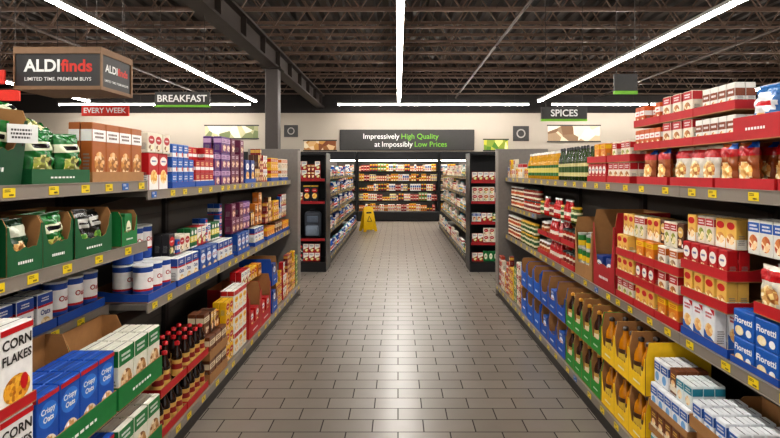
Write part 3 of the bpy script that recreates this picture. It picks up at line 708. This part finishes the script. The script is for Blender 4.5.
def backpack():
    a = MB(); c = M('#4a4f58', .8, name='fabric')
    a.bbox(-.08, .07, -.13, .13, 0, .4, c, b=.06, seg=4, smooth=True)
    b = MB(); b.bbox(.06, .12, -.1, .1, .03, .19, M('#7a8694', .8, name='fabric'), b=.028, seg=3, smooth=True)
    b2 = MB(); b2.bbox(.055, .085, -.085, .085, .23, .33, M('#5c6674', .8, name='fabric'), b=.014, seg=3, smooth=True)
    sts = []
    for q in (-.07, .07):
        st = MB(); pts = [(-.07, q, .36), (-.12, q, .33), (-.14, q, .2), (-.12, q, .08), (-.07, q, .04)]
        for i in range(4): st.bar(pts[i], pts[i+1], .014, M('#202830', .8, name='strap'), 6)
        sts.append(('shoulder_strap', st.build('shoulder_strap')))
    h = MB(); pts = [(0, -.04, .39), (0, -.03, .43), (0, .03, .43), (0, .04, .39)]
    for i in range(3): h.bar(pts[i], pts[i+1], .009, M('#202830', .8, name='strap'), 6)
    return proto('backpack', a.build('backpack'), .3, .26, .44, 'dark grey backpack standing on the black end display', 'backpack', 'backpacks on the end display',
        (('front_pocket', b.build('front_pocket')), ('front_pocket', b2.build('front_pocket')), sts[0], sts[1], ('handle', h.build('handle'))))
bp = backpack()
for x in (-1.3, -1.63, -1.95): place(bp, x, 7.97, .5005, -pi/2)

# ---------------------------------------------------------------- back coolers
cb = M('#1a1a1c', .4, name='cooler_black'); ci = M('#5a5854', .5, name='cooler_inside')
cgl = E('#fff4e2', 26.0)
for cx in (-5.04, -2.52, 0, 2.52, 5.04):
    e = obj('display_cooler', None, (cx, 16.3, 0), label='black open refrigerated display case with lit shelves', category='cooler', group='refrigerated display cases')
    W = 1.25
    mb = MB(); mb.bbox(-W, W, -.5, .5, 0, .3, cb, b=.02); mb.box(-W, W, .4, .5, .3, 2.1, [ci, cb, ci, cb, cb, cb]); mb.box(-W+.03, W-.03, .38, .4, .3, 1.85, ci)
    obj('body', mb.build('body'), parent=e)
    mb = MB(); mb.box(-W, W, -.42, .4, 1.86, 2.12, cb); obj('canopy', mb.build('canopy'), parent=e)
    for q in (-1, 1):
        mb = MB(); mb.box(min(q*W, q*(W-.025)), max(q*W, q*(W-.025)), -.42, .38, .3, 1.86, cb); obj('side_panel', mb.build('side_panel'), parent=e)
    mb = MB(); mb.bbox(-W+.05, W-.05, -.38, -.34, 1.835, 1.86, cgl, b=.004); obj('lamp', mb.build('lamp'), parent=e)
    for z_ in (.62, .92, 1.22, 1.52):
        mb = MB(); mb.box(-W+.027, W-.027, -.32, .37, z_-.02, z_-.001, ci); mb.box(-W+.027, W-.027, -.326, -.32, z_-.035, z_+.005, cb)
        mb.box(-W+.05, W-.05, -.30, -.28, z_-.03, z_-.021, cgl)
        obj('shelf', mb.build('shelf'), parent=e)
mini = []
for nm, c1, c2, c3, w_, h_ in (('juice_carton', '#e07a1c', '#f8e8c0', GREEN, .06, .17), ('cheese_pack', '#f0c02c', '#c81c1c', WHITE, .07, .11), ('salad_pack', '#5c8a34', '#f0ead0', RED, .08, .12),
        ('meat_pack', '#b83028', '#f4e0d0', BLACK, .08, .09), ('milk_carton', '#f0eee8', '#2c6ab0', RED, .06, .21), ('yogurt_pack', '#f0ece4', '#d84a5c', YEL, .06, .1), ('dip_pack', '#c8581c', '#f4e8c0', WHITE, .06, .08), ('snack_pack', '#2c2428', '#f0c040', RED, .08, .12), ('butter_pack', '#f4e8a0', '#2c5cb0', RED, .06, .1)):
    mini.append(carton(nm, 'chilled %s with coloured label in the cooler' % nm.replace('_', ' '), w_, .09, h_, c1,
        [('r', -.4, .4, .5, .8, c2), ('e', 0, .3, .28, .18, c3)], nm.replace('_', ' ')+'s in the display cooler', cat='package'))
for cx, xa, xb_ in ((0, -1.2, 1.2), (-2.52, .7, 1.2), (2.52, -1.2, -.7)):
    for z_ in (.301, .6205, .9205, 1.2205, 1.5205):
        x = cx+xa
        for _i in range(80):
            if x > cx+xb_-.1: break
            k = R.choice(mini); n = R.choice((1, 2, 3)); st = 2 if k.h < .125 and R.random() < .8 else 1
            for i in range(n):
                if x+k.w > cx+xb_: break
                for j in range(st): place(k, x+k.w/2, 16.04, z_+j*(k.h+.0004), -pi/2+R.uniform(-.03, .03))
                x += k.w+.006

# ---------------------------------------------------------------- signs
sgn = M('#3c3a38', .5, name='sign_panel'); wt = M('#f8f8f4', .5); gr = M('#7ac030', .5); rd = M('#e0301c', .5)
X_ = (1, 0, 0); Z_ = (0, 0, 1)
mb = MB(); W = 2.22
mb.bbox(-W, W, -.06, 0, 2.22, 2.9, sgn, b=.01)
mb.rich([('Impressively', wt), ('High Quality', gr)], .17, (-.2, -.062, 2.68), X_, Z_, 3.4, bold=.004)
mb.rich([('at', wt), ('Impossibly', wt), ('Low Prices', gr)], .17, (.12, -.062, 2.42), X_, Z_, 3.4, bold=.004)
obj('slogan_sign', mb.build('slogan_sign'), (.3, YB-.001, 0), label='long charcoal wall sign with white and green slogan above coolers', category='sign')
def flat_sign(name, t, x0, x1, z0_, z1_, y, col, lab, tcol=wt, stripe=None, ts=.5):
    mb = MB(); w = x1-x0; h = z1_-z0_
    mb.bbox(-w/2, w/2, -.012, .012, 0, h, col, b=.003)
    if stripe: mb.box(-w/2, w/2, -.014, .014, -.03, 0, stripe)
    if t: mb.text(t, h*ts, tcol, (0, -.0135, h*.5), X_, Z_, maxw=w*.9, bold=.02, res=4)
    p = mb.build('panel')
    e = obj(name, None, ((x0+x1)/2, y, z0_), label=lab, category='sign')
    obj('panel', p, parent=e)
    for q in (-w*.4, w*.4): cable(e, q, 0, h, HC-z0_-h-.005)
px = lambda x, d: (x-398)/520*d
pz = lambda y, d: 1.5+(172-y)/520*d
flat_sign('aisle_sign', 'BREAKFAST', px(155, 7), px(210, 7), pz(105, 7), pz(92, 7), 7, sgn, 'hanging charcoal aisle sign reading BREAKFAST with green edge', stripe=gr, ts=.55)
flat_sign('aisle_sign', 'SPICES', px(541, 7), px(587, 7), pz(119, 7), pz(107, 7), 7, sgn, 'hanging charcoal aisle sign reading SPICES with green edge', stripe=gr, ts=.55)
flat_sign('promo_sign', 'EVERY WEEK', px(82, 6), px(129, 6), pz(116, 6), pz(105, 6), 6, rd, 'hanging red sign with white lettering EVERY WEEK', ts=.5)
flat_sign('promo_sign', None, px(-30, 5), px(13, 5), pz(86, 5), pz(72, 5), 4.9, rd, 'plain red hanging promotional sign')
flat_sign('promo_sign', None, px(-30, 6.5), px(20, 6.5), pz(101, 6.5), pz(90, 6.5), 6.5, rd, 'smaller red hanging promotional sign')
flat_sign('aisle_sign', None, px(614, 4.6), px(637, 4.6), pz(91, 4.6), pz(74, 4.6), 4.6, sgn, 'small blank charcoal hanging sign with green edge', stripe=gr)
sgd = M('#2c2a29', .5, name='sign_face')
mb = MB(); d1 = 5.0; w = .82; dp = .57; h = .31; wood = M('#8a6a4c', .6, name='wood_grain', scale=14)
mb.box(-w/2, w/2, 0, dp, .0, h, sgd); mb.box(-w/2-.012, w/2+.012, -.012, dp+.012, h, h+.065, wood); mb.box(-w/2-.012, w/2+.012, -.012, dp+.012, -.035, 0, wood)
for q in (-1, 1): mb.box(min(q*w/2, q*(w/2+.012)), max(q*w/2, q*(w/2+.012)), -.012, .02, 0, h, wood)
mb.box(w/2, w/2+.012, dp-.02, dp+.012, 0, h, wood)
mb.rich([('ALDI', wt), ('finds', rd)], .115, (0, -.002, h*.64), X_, Z_, .66, gap=.06, bold=.03)
mb.text('LIMITED TIME. PREMIUM BUYS', .034, wt, (0, -.002, h*.22), X_, Z_, bold=.008, maxw=.7, res=4)
mb.rich([('ALDI', wt), ('finds', rd)], .08, (w/2+.002, dp*.5, h*.62), (0, 1, 0), Z_, .42, gap=.06, bold=.03)
mb.text('LIMITED TIME. PREMIUM BUYS', .03, wt, (w/2+.002, dp*.5, h*.22), (0, 1, 0), Z_, bold=.008, maxw=.44)
e = obj('box_sign', None, (px(58, d1), d1, pz(86, d1)), label='hanging charcoal box sign with wood trim and red lettering', category='sign')
obj('panel', mb.build('panel'), parent=e)
for yy in (.05, dp-.05):
    for q in (-w*.42, w*.42): cable(e, q, yy, h+.065, HC-pz(86, d1)-h-.07)
for x0, x1, ya, yb in ((513, 529, 141, 126), (284, 298, 137, 125)):
    mb = MB(); D = YB-.02; a, b = px(x0, D), px(x1, D); zl, zh = pz(ya, D), pz(yb, D)
    mb.bbox(a, b, -.02, 0, zl, zh, sgn, b=.006)
    cx, cz, r_ = (a+b)/2, (zl+zh)/2, (zh-zl)*.3
    for q, (rr_, mt) in enumerate(((r_, M('#a8a49c', .5)), (r_*.72, sgn))):
        mb.add([(cx+rr_*math.cos(t*pi/12), -.021-.001*q, cz+rr_*math.sin(t*pi/12)) for t in range(24)], [tuple(range(24))], mt)
    obj('wall_marker', mb.build('wall_marker'), (0, YB-.002, 0), label='small square charcoal wall marker with pale ring', category='sign', group='markers on the wall')
for x0, x1, ya, yb, mt in ((484, 508, 150, 140, F('#4a7a20', '#c8c040', '#e8e0a0', 5)), (304, 336, 150, 141, F('#7a3a18', '#d8a050', '#f0e0c0', 5)), (548, 600, 141, 126, F('#6a4a30', '#c8b090', '#e8dcc8', 3)), (205, 258, 138, 126, F('#5a6a40', '#c0b890', '#e8dcc8', 3))):
    mb = MB(); D = YB-.02; a, b = px(x0, D), px(x1, D); zl, zh = pz(ya, D), pz(yb, D)
    mb.box(a, b, -.015, 0, zl, zh, mt); mb.box(a-.03, b+.03, -.02, 0, zh, zh+.04, sgn); mb.box(a-.03, b+.03, -.02, 0, zl-.04, zl, sgn)
    obj('wall_poster', mb.build('wall_poster'), (0, YB-.002, 0), label='framed food picture panel with charcoal edges above the coolers', category='poster', group='panels on the wall')
mb = MB(); mb.bbox(-.0015, .0015, -.045, .045, 0, .065, M('#f0f0ec', .4), b=.0008); panel(mb, [('b', -.4, .3, .2, .8, 3, '#444444')], .09, .065, (.0015, 0, 0), (0, 1, 0), Z_, (1, 0, 0))
mb.bar((0, 0, -.01), (0, 0, 0), .003, dk)
o = obj('shelf_card', mb.build('shelf_card'), (-1.299, 1.8, 1.6), -.7, label='small white price card clipped to a green tray', category='price card')

# wet floor sign
yl = M('#f2c80c', .4, name='yellow_plastic')
def leg(sg):
    m_ = MB(); pr = [(-.19, 0), (-.12, 0), (-.1, .05), (.1, .05), (.12, 0), (.19, 0), (.12, .58), (.08, .62), (-.08, .62), (-.12, .58)]
    ya = lambda z, o_: sg*(.13*(1-z/.64)+.004+o_)
    N = len(pr); vs = [(x, ya(z, 0), z) for x, z in pr]+[(x, ya(z, .012), z) for x, z in pr]
    m_.add(vs, [tuple(range(N)), tuple(range(N, 2*N))[::-1]]+[(i, N+i, N+(i+1) % N, (i+1) % N) for i in range(N)], yl)
    tr = [(-.07, .25), (.07, .25), (0, .4)]
    m_.add([(x, ya(z, .0135), z) for x, z in tr], [(0, 1, 2)], M(BLACK)); tr = [(-.045, .265), (.045, .265), (0, .365)]
    m_.add([(x, ya(z, .0145), z) for x, z in tr], [(0, 1, 2)], yl)
    m_.add([(x, ya(z, .0135), z) for x, z in [(-.07, .45), (.07, .45), (.07, .49), (-.07, .49)]], [(0, 1, 2, 3)], M(BLACK))
    return m_.build('leg_panel')
e = obj('wet_floor_sign', None, (-.76, 13.2, 0), .5, label='yellow plastic folding wet floor caution sign on the tiles', category='caution sign')
obj('leg_panel', leg(-1), parent=e); obj('leg_panel', leg(1), parent=e)
m_ = MB(); m_.bar((-.05, 0, .62), (.05, 0, .62), .012, yl, 8); obj('hinge', m_.build('hinge'), parent=e)

# ---------------------------------------------------------------- world + camera
w = bpy.data.worlds.new('world'); SC.world = w; w.use_nodes = True
w.node_tree.nodes['Background'].inputs[0].default_value = (1, .97, .93, 1); w.node_tree.nodes['Background'].inputs[1].default_value = .75
cam = bpy.data.cameras.new('camera'); cam.lens = 24; cam.sensor_width = 36; cam.shift_x = -8/780; cam.shift_y = -47/780; cam.clip_end = 60
co = bpy.data.objects.new('camera', cam); COL.objects.link(co); co.location = (0, 0, 1.5); co.rotation_euler = (pi/2, 0, 0); SC.camera = co
try:
    SC.view_settings.view_transform = 'Standard'; SC.view_settings.exposure = 0.0
    SC.view_settings.look = 'Medium High Contrast'
except Exception as ex: print('look', ex)
print('objects', len(bpy.data.objects))
